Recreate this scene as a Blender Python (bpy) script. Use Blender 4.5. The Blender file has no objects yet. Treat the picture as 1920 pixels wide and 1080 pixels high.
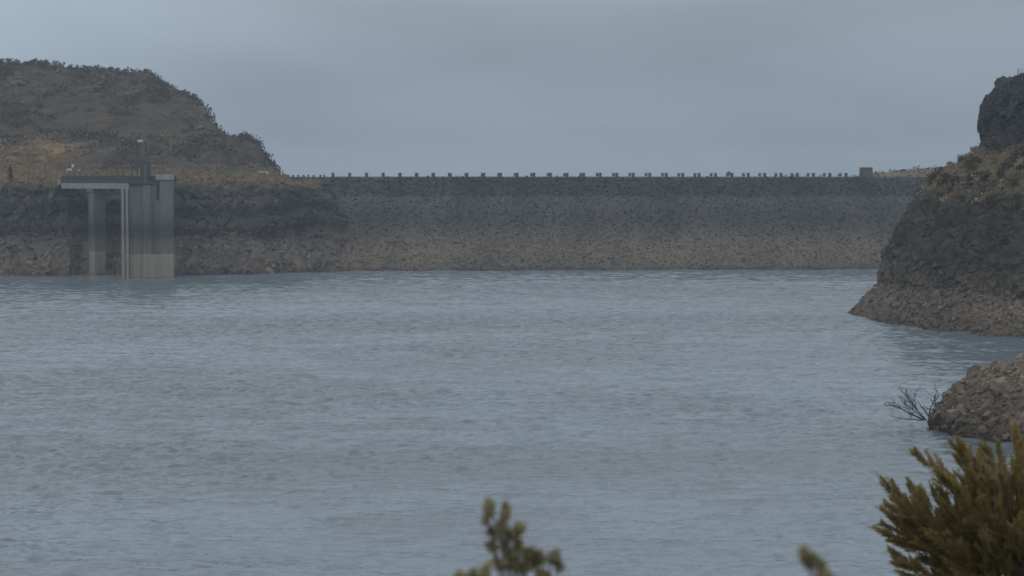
import bpy, bmesh, math, random
import numpy as np
from mathutils import Vector, Matrix

random.seed(11)
rng = np.random.default_rng(11)
scene = bpy.context.scene
COL = scene.collection

# ------------------------------------------------------------------ camera
F = 4000.0            # focal length in pixels of the 1920 px wide photograph
YH = 336.0            # row of the horizon
CAMZ = 21.5           # metres above the water
PITCH = math.atan((540.0 - YH) / F)
cam_data = bpy.data.cameras.new('camera')
cam_data.sensor_width = 36.0
cam_data.lens = 36.0 * F / 1920.0
cam_data.clip_start = 0.2
cam_data.clip_end = 20000
cam_data.dof.use_dof = True
cam_data.dof.focus_distance = 330.0
cam_data.dof.aperture_fstop = 3.4
cam = bpy.data.objects.new('camera', cam_data)
COL.objects.link(cam)
cam.location = (0, 0, CAMZ)
cam.rotation_euler = (math.pi / 2 - PITCH, 0, 0)
scene.camera = cam

# ------------------------------------------------------------------ sky, sun, exposure
SUN_EL, SUN_ROT = math.radians(48), math.radians(200)
world = bpy.data.worlds.new('World')
scene.world = world
world.use_nodes = True
wn, wl = world.node_tree.nodes, world.node_tree.links
wn.clear()
w_out = wn.new('ShaderNodeOutputWorld')
w_bg = wn.new('ShaderNodeBackground')
w_bg.inputs['Strength'].default_value = 0.1
w_sky = wn.new('ShaderNodeTexSky')
w_sky.sky_type = 'NISHITA'
w_sky.sun_disc = False
w_sky.sun_elevation = SUN_EL
w_sky.sun_rotation = SUN_ROT
w_sky.dust_density = 3.0
w_tc = wn.new('ShaderNodeTexCoord')
w_sep = wn.new('ShaderNodeSeparateXYZ')
wl.new(w_tc.outputs['Generated'], w_sep.inputs[0])
# overcast: slowly brightening towards the zenith
w_ramp = wn.new('ShaderNodeValToRGB')
w_ramp.color_ramp.interpolation = 'B_SPLINE'
e = w_ramp.color_ramp.elements
e[0].position = 0.0; e[0].color = (0.218, 0.288, 0.376, 1)
e[1].position = 1.0; e[1].color = (0.76, 0.83, 0.89, 1)
n_ = e.new(0.03); n_.color = (0.243, 0.304, 0.379, 1)
n_ = e.new(0.10); n_.color = (0.305, 0.364, 0.42, 1)
n_ = e.new(0.17); n_.color = (0.47, 0.54, 0.605, 1)
n_ = e.new(0.35); n_.color = (0.60, 0.67, 0.735, 1)
wl.new(w_sep.outputs['Z'], w_ramp.inputs[0])
# cloud layers, flattened by perspective near the horizon
w_map = wn.new('ShaderNodeMapping')
w_map.inputs['Scale'].default_value = (3.6, 3.6, 16.0)
w_map.inputs['Location'].default_value = (0.55, 0.2, 0.35)
wl.new(w_tc.outputs['Generated'], w_map.inputs[0])
w_noi = wn.new('ShaderNodeTexNoise')
w_noi.inputs['Scale'].default_value = 1.5
w_noi.inputs['Detail'].default_value = 5.0
w_noi.inputs['Roughness'].default_value = 0.45
w_noi.inputs['Distortion'].default_value = 0.35
wl.new(w_map.outputs[0], w_noi.inputs['Vector'])
w_mr = wn.new('ShaderNodeMapRange')
w_mr.inputs['From Min'].default_value = 0.25
w_mr.inputs['From Max'].default_value = 0.75
w_mr.inputs['To Min'].default_value = 0.86
w_mr.inputs['To Max'].default_value = 1.15
wl.new(w_noi.outputs['Fac'], w_mr.inputs['Value'])
# thinner, brighter cloud towards the upper left
w_dot = wn.new('ShaderNodeVectorMath'); w_dot.operation = 'DISTANCE'
wl.new(w_tc.outputs['Generated'], w_dot.inputs[0])
w_dot.inputs[1].default_value = (-0.23, 0.965, 0.115)
w_mr2 = wn.new('ShaderNodeMapRange'); w_mr2.interpolation_type = 'SMOOTHSTEP'
w_mr2.inputs['From Min'].default_value = 0.02
w_mr2.inputs['From Max'].default_value = 0.17
w_mr2.inputs['To Min'].default_value = 1.35
w_mr2.inputs['To Max'].default_value = 1.0
wl.new(w_dot.outputs['Value'], w_mr2.inputs['Value'])
w_m = wn.new('ShaderNodeMath'); w_m.operation = 'MULTIPLY'
wl.new(w_mr.outputs[0], w_m.inputs[0]); wl.new(w_mr2.outputs[0], w_m.inputs[1])
w_m10 = wn.new('ShaderNodeMath'); w_m10.operation = 'MULTIPLY'
wl.new(w_m.outputs[0], w_m10.inputs[0]); w_m10.inputs[1].default_value = 10.0   # cloud radiance over the 0.1 strength
w_sc = wn.new('ShaderNodeVectorMath'); w_sc.operation = 'SCALE'
wl.new(w_ramp.outputs['Color'], w_sc.inputs[0]); wl.new(w_m10.outputs[0], w_sc.inputs['Scale'])
w_mix = wn.new('ShaderNodeMix'); w_mix.data_type = 'RGBA'
w_mix.inputs['Factor'].default_value = 0.94
wl.new(w_sky.outputs['Color'], w_mix.inputs['A'])
wl.new(w_sc.outputs[0], w_mix.inputs['B'])
wl.new(w_mix.outputs['Result'], w_bg.inputs['Color'])
wl.new(w_bg.outputs[0], w_out.inputs['Surface'])

sun_data = bpy.data.lights.new('sun', 'SUN')
sun_data.energy = 0.5
sun_data.angle = math.radians(40)
sun_data.color = (1.0, 0.97, 0.93)
sun = bpy.data.objects.new('sun', sun_data)
COL.objects.link(sun)
sx, sy = math.sin(SUN_ROT) * math.cos(SUN_EL), math.cos(SUN_ROT) * math.cos(SUN_EL)
sun.rotation_euler = Vector((-sx, -sy, -math.sin(SUN_EL))).to_track_quat('-Z', 'Y').to_euler()

DENOISE = True
scene.view_settings.view_transform = 'Standard'
scene.view_settings.look = 'None'
scene.view_settings.exposure = 0.0
scene.view_settings.gamma = 1.0
scene.view_settings.use_curve_mapping = False
scene.cycles.use_denoising = DENOISE
scene.cycles.use_adaptive_sampling = False
scene.cycles.max_bounces = 6
scene.cycles.diffuse_bounces = 3
scene.cycles.glossy_bounces = 3
scene.cycles.volume_bounces = 1
scene.cycles.transparent_max_bounces = 4

# ------------------------------------------------------------------ helpers
CT, ST = math.cos(PITCH), math.sin(PITCH)

def at(px, py, D):
    """point on the line of sight of photo pixel (px, py) at ground distance D (metres)"""
    a = (np.asarray(px, float) - 960.0) / F
    b = (540.0 - np.asarray(py, float)) / F
    dy = CT + b * ST
    dz = -ST + b * CT
    s = D / dy
    return np.stack(np.broadcast_arrays(a * s, D + 0 * s, CAMZ + dz * s), -1)

def atv(px, py, D):
    return Vector(at(px, py, D).tolist())

def _h(ix, iy, iz, seed):
    n = (ix * 374761393 + iy * 668265263 + iz * 2147483647 + seed * 1274126177) & 0xFFFFFFFF
    n = ((n ^ (n >> 13)) * 1274126177) & 0xFFFFFFFF
    n = ((n ^ (n >> 16)) * 2246822519) & 0xFFFFFFFF
    n = n ^ (n >> 15)
    return (n & 0xFFFFFF) / float(0xFFFFFF)

def vnoise(p, seed=0):
    i = np.floor(p).astype(np.int64)
    f = p - i
    f = f * f * f * (f * (f * 6 - 15) + 10)
    r = 0
    for dx in (0, 1):
        wx = f[..., 0] if dx else 1 - f[..., 0]
        for dy in (0, 1):
            wy = f[..., 1] if dy else 1 - f[..., 1]
            for dz in (0, 1):
                wz = f[..., 2] if dz else 1 - f[..., 2]
                r = r + wx * wy * wz * _h(i[..., 0] + dx, i[..., 1] + dy, i[..., 2] + dz, seed)
    return r * 2 - 1

def fbm(p, octs=4, seed=0, gain=0.5, lac=2.03):
    a, s, t = 1.0, 0, 0
    q = np.array(p, float)
    for k in range(octs):
        s = s + a * vnoise(q, seed + k * 17)
        t += a
        a *= gain
        q = q * lac + 11.3
    return s / t

def cells(p, seed=0):
    """value of the nearest cell (blocky facets) and the distance to the crack around it"""
    i = np.floor(p).astype(np.int64)
    best = np.full(p.shape[:-1], 9e9)
    nxt = np.full(p.shape[:-1], 9e9)
    val = np.zeros(p.shape[:-1])
    for dx in (-1, 0, 1):
        for dy in (-1, 0, 1):
            for dz in (-1, 0, 1):
                c = i + np.array((dx, dy, dz))
                j = [_h(c[..., 0], c[..., 1], c[..., 2], seed + k) for k in (1, 2, 3)]
                q = c + np.stack(j, -1)
                d = ((q - p) ** 2).sum(-1)
                m = d < best
                nxt = np.where(m, best, np.minimum(nxt, d))
                best = np.where(m, d, best)
                val = np.where(m, _h(c[..., 0], c[..., 1], c[..., 2], seed + 9), val)
    return val, np.sqrt(nxt) - np.sqrt(best)

def raw_mesh(name, V, Fc, smooth=False):
    """fast mesh from arrays; every face has the same number of corners"""
    V = np.ascontiguousarray(V, np.float32).reshape(-1, 3)
    Fc = np.ascontiguousarray(Fc, np.int32)
    k = Fc.shape[1]
    me = bpy.data.meshes.new(name)
    me.vertices.add(len(V)); me.vertices.foreach_set('co', V.ravel())
    me.loops.add(Fc.size); me.loops.foreach_set('vertex_index', Fc.ravel())
    me.polygons.add(len(Fc))
    me.polygons.foreach_set('loop_start', np.arange(0, Fc.size, k, dtype=np.int32))
    me.polygons.foreach_set('use_smooth', np.full(len(Fc), smooth))
    me.update(calc_edges=True)
    return me

def link(name, me, mat=None, parent=None):
    o = bpy.data.objects.new(name, me)
    COL.objects.link(o)
    if mat is not None and me is not None and len(me.materials) == 0:
        me.materials.append(mat)
    if parent is not None:
        o.parent = parent
    return o

def tag(o, label=None, cat=None, group=None, kind=None):
    if label: o['label'] = label
    if cat: o['category'] = cat
    if group: o['group'] = group
    if kind: o['kind'] = kind
    return o

def empty(name, loc=(0, 0, 0), rz=0.0):
    o = bpy.data.objects.new(name, None)
    o.location = loc
    o.rotation_euler = (0, 0, rz)
    o.empty_display_size = 0.3
    COL.objects.link(o)
    return o

def copy_tree(o, parent=None):
    c = o.copy()
    COL.objects.link(c)
    if parent is not None:
        c.parent = parent
    for ch in list(o.children):
        copy_tree(ch, c)
    return c

class MB:
    """collects simple solids in one bmesh"""
    def __init__(self): self.bm = bmesh.new()
    def box(self, c, s, rz=0.0, taper=1.0, bevel=0.0, rot=None):
        r = bmesh.ops.create_cube(self.bm, size=1.0)
        vs = r['verts']
        for v in vs:
            t = taper if v.co.z > 0 else 1.0
            v.co = Vector((v.co.x * s[0] * t, v.co.y * s[1] * t, v.co.z * s[2]))
        if bevel > 0:
            es = list({ed for v in vs for ed in v.link_edges})
            b = bmesh.ops.bevel(self.bm, geom=es, offset=bevel, segments=1, affect='EDGES')
            vs = list({v for v in b['verts']} | {v for v in vs if v.is_valid})
        M = Matrix.Translation(c) @ (rot if rot is not None else Matrix.Rotation(rz, 4, 'Z'))
        for v in vs: v.co = M @ v.co
        return self
    def tube(self, pts, radii, n=6, cap=True):
        pts = [Vector(p) for p in pts]
        rings = []
        for i, p in enumerate(pts):
            d = (pts[min(i + 1, len(pts) - 1)] - pts[max(i - 1, 0)]).normalized()
            a = d.orthogonal().normalized() if abs(d.z) > 0.9 else d.cross(Vector((0, 0, 1))).normalized()
            b = d.cross(a)
            r = radii[i] if hasattr(radii, '__len__') else radii
            rings.append([self.bm.verts.new(p + (a * math.cos(t) + b * math.sin(t)) * r)
                          for t in [2 * math.pi * k / n for k in range(n)]])
        for q, s in zip(rings, rings[1:]):
            for k in range(n):
                self.bm.faces.new((q[k], q[(k + 1) % n], s[(k + 1) % n], s[k]))
        if cap:
            self.bm.faces.new(rings[0][::-1]); self.bm.faces.new(rings[-1])
        return self
    def mesh(self, name, smooth=False):
        bmesh.ops.recalc_face_normals(self.bm, faces=self.bm.faces)
        me = bpy.data.meshes.new(name)
        self.bm.to_mesh(me); self.bm.free()
        if smooth:
            for p in me.polygons: p.use_smooth = True
        return me
    def build(self, name, mat, parent=None, smooth=False):
        return link(name, self.mesh(name, smooth), mat, parent)

def grid_normals(P):
    du = np.gradient(P, axis=0)
    dv = np.gradient(P, axis=1)
    n = np.cross(du, dv)
    n /= np.linalg.norm(n, axis=-1, keepdims=True) + 1e-9
    return n

def sheet_mesh(name, P, smooth=True):
    nu, nv = P.shape[:2]
    idx = np.arange(nu * nv).reshape(nu, nv)
    Fc = np.stack([idx[:-1, :-1], idx[1:, :-1], idx[1:, 1:], idx[:-1, 1:]], -1).reshape(-1, 4)
    return raw_mesh(name, P.reshape(-1, 3), Fc, smooth)

def scatter(P, n, mask=None):
    """area-weighted random points on a grid sheet, with normals"""
    N = grid_normals(P)
    a = np.linalg.norm(np.cross(P[1:, :-1] - P[:-1, :-1], P[:-1, 1:] - P[:-1, :-1]), axis=-1)
    if mask is not None:
        a = a * mask[:-1, :-1]
    w = (a / a.sum()).ravel()
    k = rng.choice(len(w), n, p=w)
    i, j = np.unravel_index(k, a.shape)
    s, t = rng.random((2, n, 1))
    p = (P[i, j] * (1 - s) + P[i + 1, j] * s) * (1 - t) + (P[i, j + 1] * (1 - s) + P[i + 1, j + 1] * s) * t
    return p, N[i, j]

def rand_rot(n):
    q = rng.normal(size=(n, 4)); q /= np.linalg.norm(q, axis=1, keepdims=True)
    w, x, y, z = q.T
    return np.stack([1 - 2 * (y * y + z * z), 2 * (x * y - z * w), 2 * (x * z + y * w),
                     2 * (x * y + z * w), 1 - 2 * (x * x + z * z), 2 * (y * z - x * w),
                     2 * (x * z - y * w), 2 * (y * z + x * w), 1 - 2 * (x * x + y * y)], -1).reshape(n, 3, 3)

def hull(npts, squash=(1, 1, 1)):
    bm = bmesh.new()
    d = rng.normal(size=(npts, 3)); d /= np.linalg.norm(d, axis=1, keepdims=True)
    d *= rng.uniform(0.78, 1.1, (npts, 1))
    for q in d: bm.verts.new(Vector((q * np.array(squash)).tolist()))
    r = bmesh.ops.convex_hull(bm, input=bm.verts)
    bmesh.ops.delete(bm, geom=[v for v in r['geom_interior'] if isinstance(v, bmesh.types.BMVert)], context='VERTS')
    bmesh.ops.triangulate(bm, faces=bm.faces)
    bm.verts.ensure_lookup_table(); bm.verts.index_update()
    V = np.array([v.co[:] for v in bm.verts]); Fc = np.array([[v.index for v in f.verts] for f in bm.faces])
    bm.free()
    return V, Fc

ROCKS = [hull(n, s) for n, s in ((9, (1, .8, .6)), (10, (1, .9, .7)), (11, (1, .7, .7)), (9, (1, 1, .55)), (12, (1, .85, .8)))]
BOULDERS = [hull(n, s) for n, s in ((13, (1, .8, .6)), (15, (1, .9, .75)), (14, (1, .7, .55)), (16, (1, .95, .65)),
                                    (12, (1, .75, .8)), (17, (1, .85, .6)))]

def rocks_mesh(name, pts, sizes):
    Vs, Fs, off = [], [], 0
    which = rng.integers(0, len(ROCKS), len(pts))
    for k, (V, Fc) in enumerate(ROCKS):
        m = which == k
        if not m.any(): continue
        R = rand_rot(m.sum())
        W = np.einsum('nij,vj->nvi', R, V) * sizes[m][:, None, None] + pts[m][:, None, :]
        Vs.append(W.reshape(-1, 3))
        Fs.append((Fc[None] + (np.arange(m.sum()) * len(V))[:, None, None] + off).reshape(-1, 3))
        off += W.shape[0] * W.shape[1]
    return raw_mesh(name, np.concatenate(Vs), np.concatenate(Fs))

def leaves_mesh(name, C, D, L, Wd):
    """thin diamond leaves: centre-base points C, unit directions D, lengths L, widths Wd"""
    n = len(C)
    r = rng.normal(size=(n, 3))
    s = np.cross(D, r); s /= np.linalg.norm(s, axis=1, keepdims=True) + 1e-9
    V = np.stack([C, C + D * (L * .45)[:, None] + s * Wd[:, None] / 2, C + D * L[:, None],
                  C + D * (L * .45)[:, None] - s * Wd[:, None] / 2], 1)
    return raw_mesh(name, V.reshape(-1, 3), np.arange(4 * n).reshape(n, 4))

def unit(v): return v / (np.linalg.norm(v, axis=-1, keepdims=True) + 1e-9)

# ------------------------------------------------------------------ materials
def new_mat(name):
    m = bpy.data.materials.new(name)
    m.use_nodes = True
    nt = m.node_tree
    b = nt.nodes['Principled BSDF']
    b.inputs['Specular IOR Level'].default_value = 0.25
    return m, nt, b

def ramp(nt, fac, stops, interp='LINEAR'):
    r = nt.nodes.new('ShaderNodeValToRGB')
    r.color_ramp.interpolation = interp
    el = r.color_ramp.elements
    el[0].position, el[0].color = stops[0][0], (*stops[0][1], 1)
    el[1].position, el[1].color = stops[-1][0], (*stops[-1][1], 1)
    for p, c in stops[1:-1]:
        q = el.new(p); q.color = (*c, 1)
    nt.links.new(fac, r.inputs[0])
    return r.outputs['Color']

def noise(nt, scale, detail=4, rough=0.55, vec=None, stretch=None):
    t = nt.nodes.new('ShaderNodeTexNoise')
    t.inputs['Scale'].default_value = scale
    t.inputs['Detail'].default_value = detail
    t.inputs['Roughness'].default_value = rough
    if vec is None:
        g = nt.nodes.new('ShaderNodeNewGeometry'); vec = g.outputs['Position']
    if stretch:
        mp = nt.nodes.new('ShaderNodeMapping'); mp.inputs['Scale'].default_value = stretch
        nt.links.new(vec, mp.inputs[0]); vec = mp.outputs[0]
    nt.links.new(vec, t.inputs['Vector'])
    return t.outputs['Fac']

def mathn(nt, op, a, b=None, c=None):
    m = nt.nodes.new('ShaderNodeMath'); m.operation = op
    for i, v in enumerate((a, b, c)):
        if v is None: continue
        if isinstance(v, (int, float)): m.inputs[i].default_value = v
        else: nt.links.new(v, m.inputs[i])
    return m.outputs[0]

def maprange(nt, v, a, b, c, d, smooth=False):
    m = nt.nodes.new('ShaderNodeMapRange')
    if smooth: m.interpolation_type = 'SMOOTHSTEP'
    for k, x in zip(('From Min', 'From Max', 'To Min', 'To Max'), (a, b, c, d)): m.inputs[k].default_value = x
    nt.links.new(v, m.inputs['Value'])
    return m.outputs[0]

def mix(nt, f, a, b, mode='MIX'):
    m = nt.nodes.new('ShaderNodeMix'); m.data_type = 'RGBA'; m.blend_type = mode
    for k, v in (('Factor', f), ('A', a), ('B', b)):
        if isinstance(v, (int, float)): m.inputs[k].default_value = v
        elif isinstance(v, tuple): m.inputs[k].default_value = (*v, 1)
        else: nt.links.new(v, m.inputs[k])
    return m.outputs['Result']

def bump(nt, b, h, strength=0.6, dist=0.2):
    n = nt.nodes.new('ShaderNodeBump')
    n.inputs['Strength'].default_value = strength
    n.inputs['Distance'].default_value = dist
    nt.links.new(h, n.inputs['Height'])
    nt.links.new(n.outputs[0], b.inputs['Normal'])

def gray(nt, v):
    c = nt.nodes.new('ShaderNodeCombineColor')
    for k in range(3): nt.links.new(v, c.inputs[k])
    return c.outputs[0]

def banded_mat(name, stops, wob=1.2, var=0.5, island=0.5, bscale=1.5, bd=0.25, rough=0.85, wobscale=0.12, zmax=24.0, patch=0.0, vstretch=None):
    """rock, rubble or concrete with the rings that the sinking water has left on it: stops = (height in m, albedo)"""
    m, nt, b = new_mat(name)
    g = nt.nodes.new('ShaderNodeNewGeometry')
    s = nt.nodes.new('ShaderNodeSeparateXYZ'); nt.links.new(g.outputs['Position'], s.inputs[0])
    w = mathn(nt, 'MULTIPLY_ADD', noise(nt, wobscale, 4, 0.6, stretch=(1, 1, 1.6)), 2 * wob, -wob)
    z = mathn(nt, 'ADD', s.outputs['Z'], w)
    zz = mathn(nt, 'DIVIDE', z, zmax)
    c = ramp(nt, zz, [(h / zmax, col) for h, col in stops])
    v1 = maprange(nt, noise(nt, bscale, 6, 0.65, stretch=vstretch), 0.25, 0.75, 1 - var, 1 + var)
    if patch:
        v1 = mathn(nt, 'MULTIPLY', v1, maprange(nt, noise(nt, .07, 4, .6, stretch=(1.6, .5, .8)), .3, .7, 1 - patch, 1 + patch))
    c = mix(nt, 1.0, c, gray(nt, v1), 'MULTIPLY')
    if island:
        ri = maprange(nt, g.outputs['Random Per Island'], 0, 1, 1 - island, 1 + island)
        c = mix(nt, 1.0, c, gray(nt, ri), 'MULTIPLY')
    nt.links.new(c, b.inputs['Base Color'])
    b.inputs['Roughness'].default_value = rough
    bump(nt, b, noise(nt, bscale * 2.2, 6, 0.65), 0.8, bd)
    return m

def plain_mat(name, col, rough=0.7, var=0.15, scale=3.0, metal=0.0, bd=0.01):
    m, nt, b = new_mat(name)
    v = maprange(nt, noise(nt, scale, 5, 0.6), 0.25, 0.75, 1 - var, 1 + var)
    nt.links.new(mix(nt, 1.0, col, gray(nt, v), 'MULTIPLY'), b.inputs['Base Color'])
    b.inputs['Roughness'].default_value = rough
    b.inputs['Metallic'].default_value = metal
    if bd: bump(nt, b, noise(nt, scale * 4, 4), 0.4, bd)
    return m

def leaf_mat(name, cols, scale=1.5, trans=0.25, island=True):
    """dry leaves whose colour changes from leaf to leaf and from clump to clump"""
    m, nt, b = new_mat(name)
    g = nt.nodes.new('ShaderNodeNewGeometry')
    oi = nt.nodes.new('ShaderNodeObjectInfo')
    f = noise(nt, scale, 3, 0.6)
    f = maprange(nt, f, 0.3, 0.7, 0, 1)
    if island:
        f = mathn(nt, 'ADD', mathn(nt, 'MULTIPLY', f, 0.45),
                  mathn(nt, 'ADD', mathn(nt, 'MULTIPLY', g.outputs['Random Per Island'], 0.3),
                        mathn(nt, 'MULTIPLY', oi.outputs['Random'], 0.25)))
    c = ramp(nt, f, [(k / (len(cols) - 1), x) for k, x in enumerate(cols)])
    nt.links.new(c, b.inputs['Base Color'])
    b.inputs['Roughness'].default_value = 0.75
    b.inputs['Specular IOR Level'].default_value = 0.2
    tr = nt.nodes.new('ShaderNodeBsdfTranslucent'); nt.links.new(c, tr.inputs['Color'])
    ms = nt.nodes.new('ShaderNodeMixShader'); ms.inputs[0].default_value = trans
    nt.links.new(b.outputs[0], ms.inputs[1]); nt.links.new(tr.outputs[0], ms.inputs[2])
    nt.links.new(ms.outputs[0], nt.nodes['Material Output'].inputs['Surface'])
    return m

M_DAM = banded_mat('dam_rock', [(0, (.055, .047, .038)), (1.2, (.112, .091, .071)), (4.8, (.126, .103, .079)), (7.4, (.10, .085, .068)), (10.4, (.062, .058, .051)),
                                (12.6, (.052, .052, .05)), (14.5, (.062, .062, .06)), (17.0, (.069, .07, .069)),
                                (17.9, (.04, .043, .045)), (22, (.041, .044, .046)), (24, (.055, .055, .054))],
                   wob=0.9, var=0.42, island=0.34, bscale=1.2, patch=.28)
M_BANK = banded_mat('bank_rock', [(0, (.055, .046, .037)), (2.2, (.118, .095, .074)), (6.5, (.10, .084, .068)), (10.5, (.06, .056, .05)),
                                  (13, (.05, .05, .047)), (16, (.064, .062, .056)), (19, (.052, .048, .04)), (20.5, (.085, .07, .045)),
                                  (22, (.15, .115, .068)), (24, (.13, .105, .065))],
                    wob=2.2, var=0.6, island=0.0, bscale=0.5, bd=0.6, patch=.3)
M_BANKRUB = banded_mat('bank_rubble', [(0, (.105, .085, .067)), (3, (.13, .105, .082)), (7, (.105, .09, .072)), (10.5, (.06, .058, .053)),
                                       (14, (.055, .055, .052)), (24, (.055, .055, .05))], wob=2.2, var=0.45, island=0.5, bscale=1.2, patch=.3)
M_HEAD = banded_mat('headland_rock', [(0, (.075, .06, .046)), (1.0, (.125, .098, .074)), (3.5, (.12, .094, .07)), (6.5, (.08, .066, .05)),
                                      (11, (.05, .045, .037)), (14, (.042, .04, .035)), (17.5, (.044, .041, .034)), (20, (.08, .065, .043)),
                                      (25.2, (.12, .095, .058)), (26.8, (.045, .045, .04)), (30, (.031, .033, .033)), (40, (.042, .045, .04))],
                    wob=1.6, var=0.65, island=0.0, bscale=0.7, bd=0.35, zmax=40.0, patch=.3)
M_HEADRUB = banded_mat('headland_rubble', [(0, (.09, .072, .055)), (1.0, (.13, .103, .077)), (4.0, (.14, .11, .082)), (7.5, (.09, .075, .058)), (10.5, (.05, .047, .042)),
                                           (40, (.045, .046, .043))], wob=1.6, var=0.5, island=0.55, bscale=1.8, zmax=40.0, patch=.3)
M_MOUND = banded_mat('mound_rock', [(0, (.05, .04, .03)), (0.6, (.09, .07, .052)), (1.6, (.15, .118, .088)), (8, (.175, .138, .103))],
                     wob=0.4, var=0.5, island=0.4, bscale=1.6, bd=0.12, zmax=8.0, patch=.2)
M_CONC = banded_mat('stained_concrete', [(0, (.10, .095, .085)), (0.4, (.22, .195, .16)), (5.2, (.235, .208, .17)), (5.4, (.135, .122, .095)),
                                         (7.6, (.12, .112, .09)), (9.2, (.055, .058, .058)), (11.2, (.05, .055, .06)), (13, (.098, .105, .10)),
                                         (17, (.135, .14, .13)), (24, (.15, .155, .15))], wob=0.5, var=0.25, island=0.0, bscale=0.8, bd=0.03, wobscale=0.35, vstretch=(1.6, 1.6, .12))
M_OUTCROP = plain_mat('grey_brown_outcrop', (.095, .085, .075), .9, .4, .5)
M_CONCPALE = plain_mat('pale_concrete', (.25, .248, .235), 0.8, 0.25, 0.8)
M_RAILS = banded_mat('guide_rail_steel', [(0, (.23, .21, .18)), (8, (.24, .23, .20)), (10, (.15, .15, .145)), (13, (.21, .215, .205)), (24, (.24, .245, .235))],
                     wob=0.4, var=0.2, island=0, bscale=1.5, bd=0.01)
M_DARKSTEEL = plain_mat('weathered_dark_steel', (.055, .058, .056), 0.7, 0.3, 1.5)
M_GREENSTEEL = plain_mat('green_grey_steel', (.085, .10, .086), 0.6, 0.3, 2.0)
M_POST = plain_mat('brown_grey_concrete', (.085, .08, .078), 0.85, 0.3, 1.2)
M_KERB = plain_mat('pale_kerb_concrete', (.34, .33, .31), 0.85, 0.2, 1.0)
M_ROAD = plain_mat('worn_asphalt', (.055, .055, .055), 0.9, 0.25, 1.0)
M_WHITE = plain_mat('dirty_white_paint', (.62, .64, .66), 0.5, 0.15, 2.0)
M_RED = plain_mat('faded_red_paint', (.085, .045, .042), 0.5, 0.2, 2.0)
M_HUT = plain_mat('hut_concrete', (.10, .093, .09), 0.9, 0.3, 0.9)
M_RUST = plain_mat('rusty_brown_metal', (.12, .07, .055), 0.8, 0.3, 1.5)
M_LAMP = plain_mat('white_lamp_glass', (.5, .52, .55), 0.3, 0.05, 2.0)
M_BARK = plain_mat('grey_brown_bark', (.075, .06, .048), 0.9, 0.35, 9.0)
M_DEADWOOD = plain_mat('wet_dead_wood', (.055, .045, .04), 0.8, 0.35, 6.0)
M_SOIL = plain_mat('dry_soil', (.13, .105, .075), 0.95, 0.35, 0.8, bd=0.06)
M_SHRUB = leaf_mat('grey_green_brush', [(.045, .046, .036), (.066, .063, .048), (.09, .08, .058)], 0.3)
M_RUSTBRUSH = leaf_mat('rust_brown_brush', [(.04, .03, .024), (.075, .052, .038), (.12, .085, .056)], 0.5)
M_TANBRUSH = leaf_mat('tan_dry_grass', [(.15, .115, .065), (.26, .20, .125), (.36, .29, .18)], 0.5)
M_JUNIPER = leaf_mat('dark_juniper_green', [(.014, .022, .017), (.022, .034, .024), (.035, .045, .03)], 0.8)
M_OCHRE = leaf_mat('ochre_leaves',  [(.15, .135, .068), (.285, .232, .106), (.39, .30, .13), (.50, .32, .138)], 3.0, 0.5)
M_SAGE = leaf_mat('olive_sage_leaves', [(.23, .22, .15), (.38, .345, .205), (.50, .42, .23)], 9.0, 0.5)

# ------------------------------------------------------------------ ground and water
# lake bed and the plain downstream of the dam, out to the horizon
g_ = np.concatenate([np.linspace(-2600, -700, 12), np.linspace(-600, 600, 40), np.linspace(700, 2600, 12)])
gx, gy = np.meshgrid(g_, g_ + 500, indexing='ij')
P = np.stack([gx, gy, -8 + 1.5 * fbm(np.stack([gx, gy, 0 * gx], -1) / 90, 3, 5)], -1)
ground = link('ground', sheet_mesh('ground', P), M_SOIL)
tag(ground, 'bare ground and lake bed reaching to the horizon', 'ground', kind='structure')

def make_water():
    s = np.concatenate([np.linspace(-1, -.62, 26)[:-1], np.linspace(-.62, .62, 310), np.linspace(.62, 1, 26)[1:]])
    y = np.concatenate([np.linspace(24, 96, 20)[:-1], 96 + (518 - 96) * np.linspace(0, 1, 1180) ** 1.15])
    S, Y = np.meshgrid(s, y, indexing='ij')
    half = 0.245 * Y * 1.18
    X = np.where(np.abs(S) <= .62, S / .62 * half, np.sign(S) * (half + (np.abs(S) - .62) / .38 * (520 - half)))
    p = np.stack([X, Y, 0 * X], -1)
    gust = fbm(p * np.array([1 / 90, 1 / 50, 1]), 4, 71)                  # wind patches
    amp = np.clip(1.05 + 0.7 * gust, 0.6, 1.6)
    warp = fbm(p / 9, 2, 31)[..., None] * np.array([0.6, 0.6, 0])
    h = 0.125 * fbm((p + warp) * np.array([1 / 2.4, 1 / 0.95, 1]), 2, 3) \
        + 0.11 * (1 - 2 * np.abs(fbm((p + warp) * np.array([1 / .95, 1 / 0.36, 1]) + 5, 2, 13))) \
        + 0.20 * fbm(p * np.array([1 / 8, 1 / 4, 1]), 2, 23)
    fade = np.clip((Y - 60) / 40, 0, 1)
    p[..., 2] = h * amp * fade
    m, nt, b = new_mat('lake_water')
    gm = noise(nt, 1.0, 6, 0.66, stretch=(1 / 150, 1 / 75, 1))
    c = mix(nt, maprange(nt, gm, 0.4, 0.62, 0, 1, True), (.106, .133, .145), (.178, .213, .246))
    nt.links.new(c, b.inputs['Base Color'])
    b.inputs['IOR'].default_value = 1.333
    b.inputs['Specular IOR Level'].default_value = 0.5
    nt.links.new(maprange(nt, gm, 0.4, 0.62, 0.17, 0.11, True), b.inputs['Roughness'])
    n1 = noise(nt, 1.0, 4, 0.6, stretch=(1 / .9, 1 / .45, 1))
    bump(nt, b, n1, 0.8, 0.06)
    return link('water', sheet_mesh('water', p), m)
water = make_water()
tag(water, 'grey green reservoir water ruffled by the wind', 'water', kind='structure')

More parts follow.
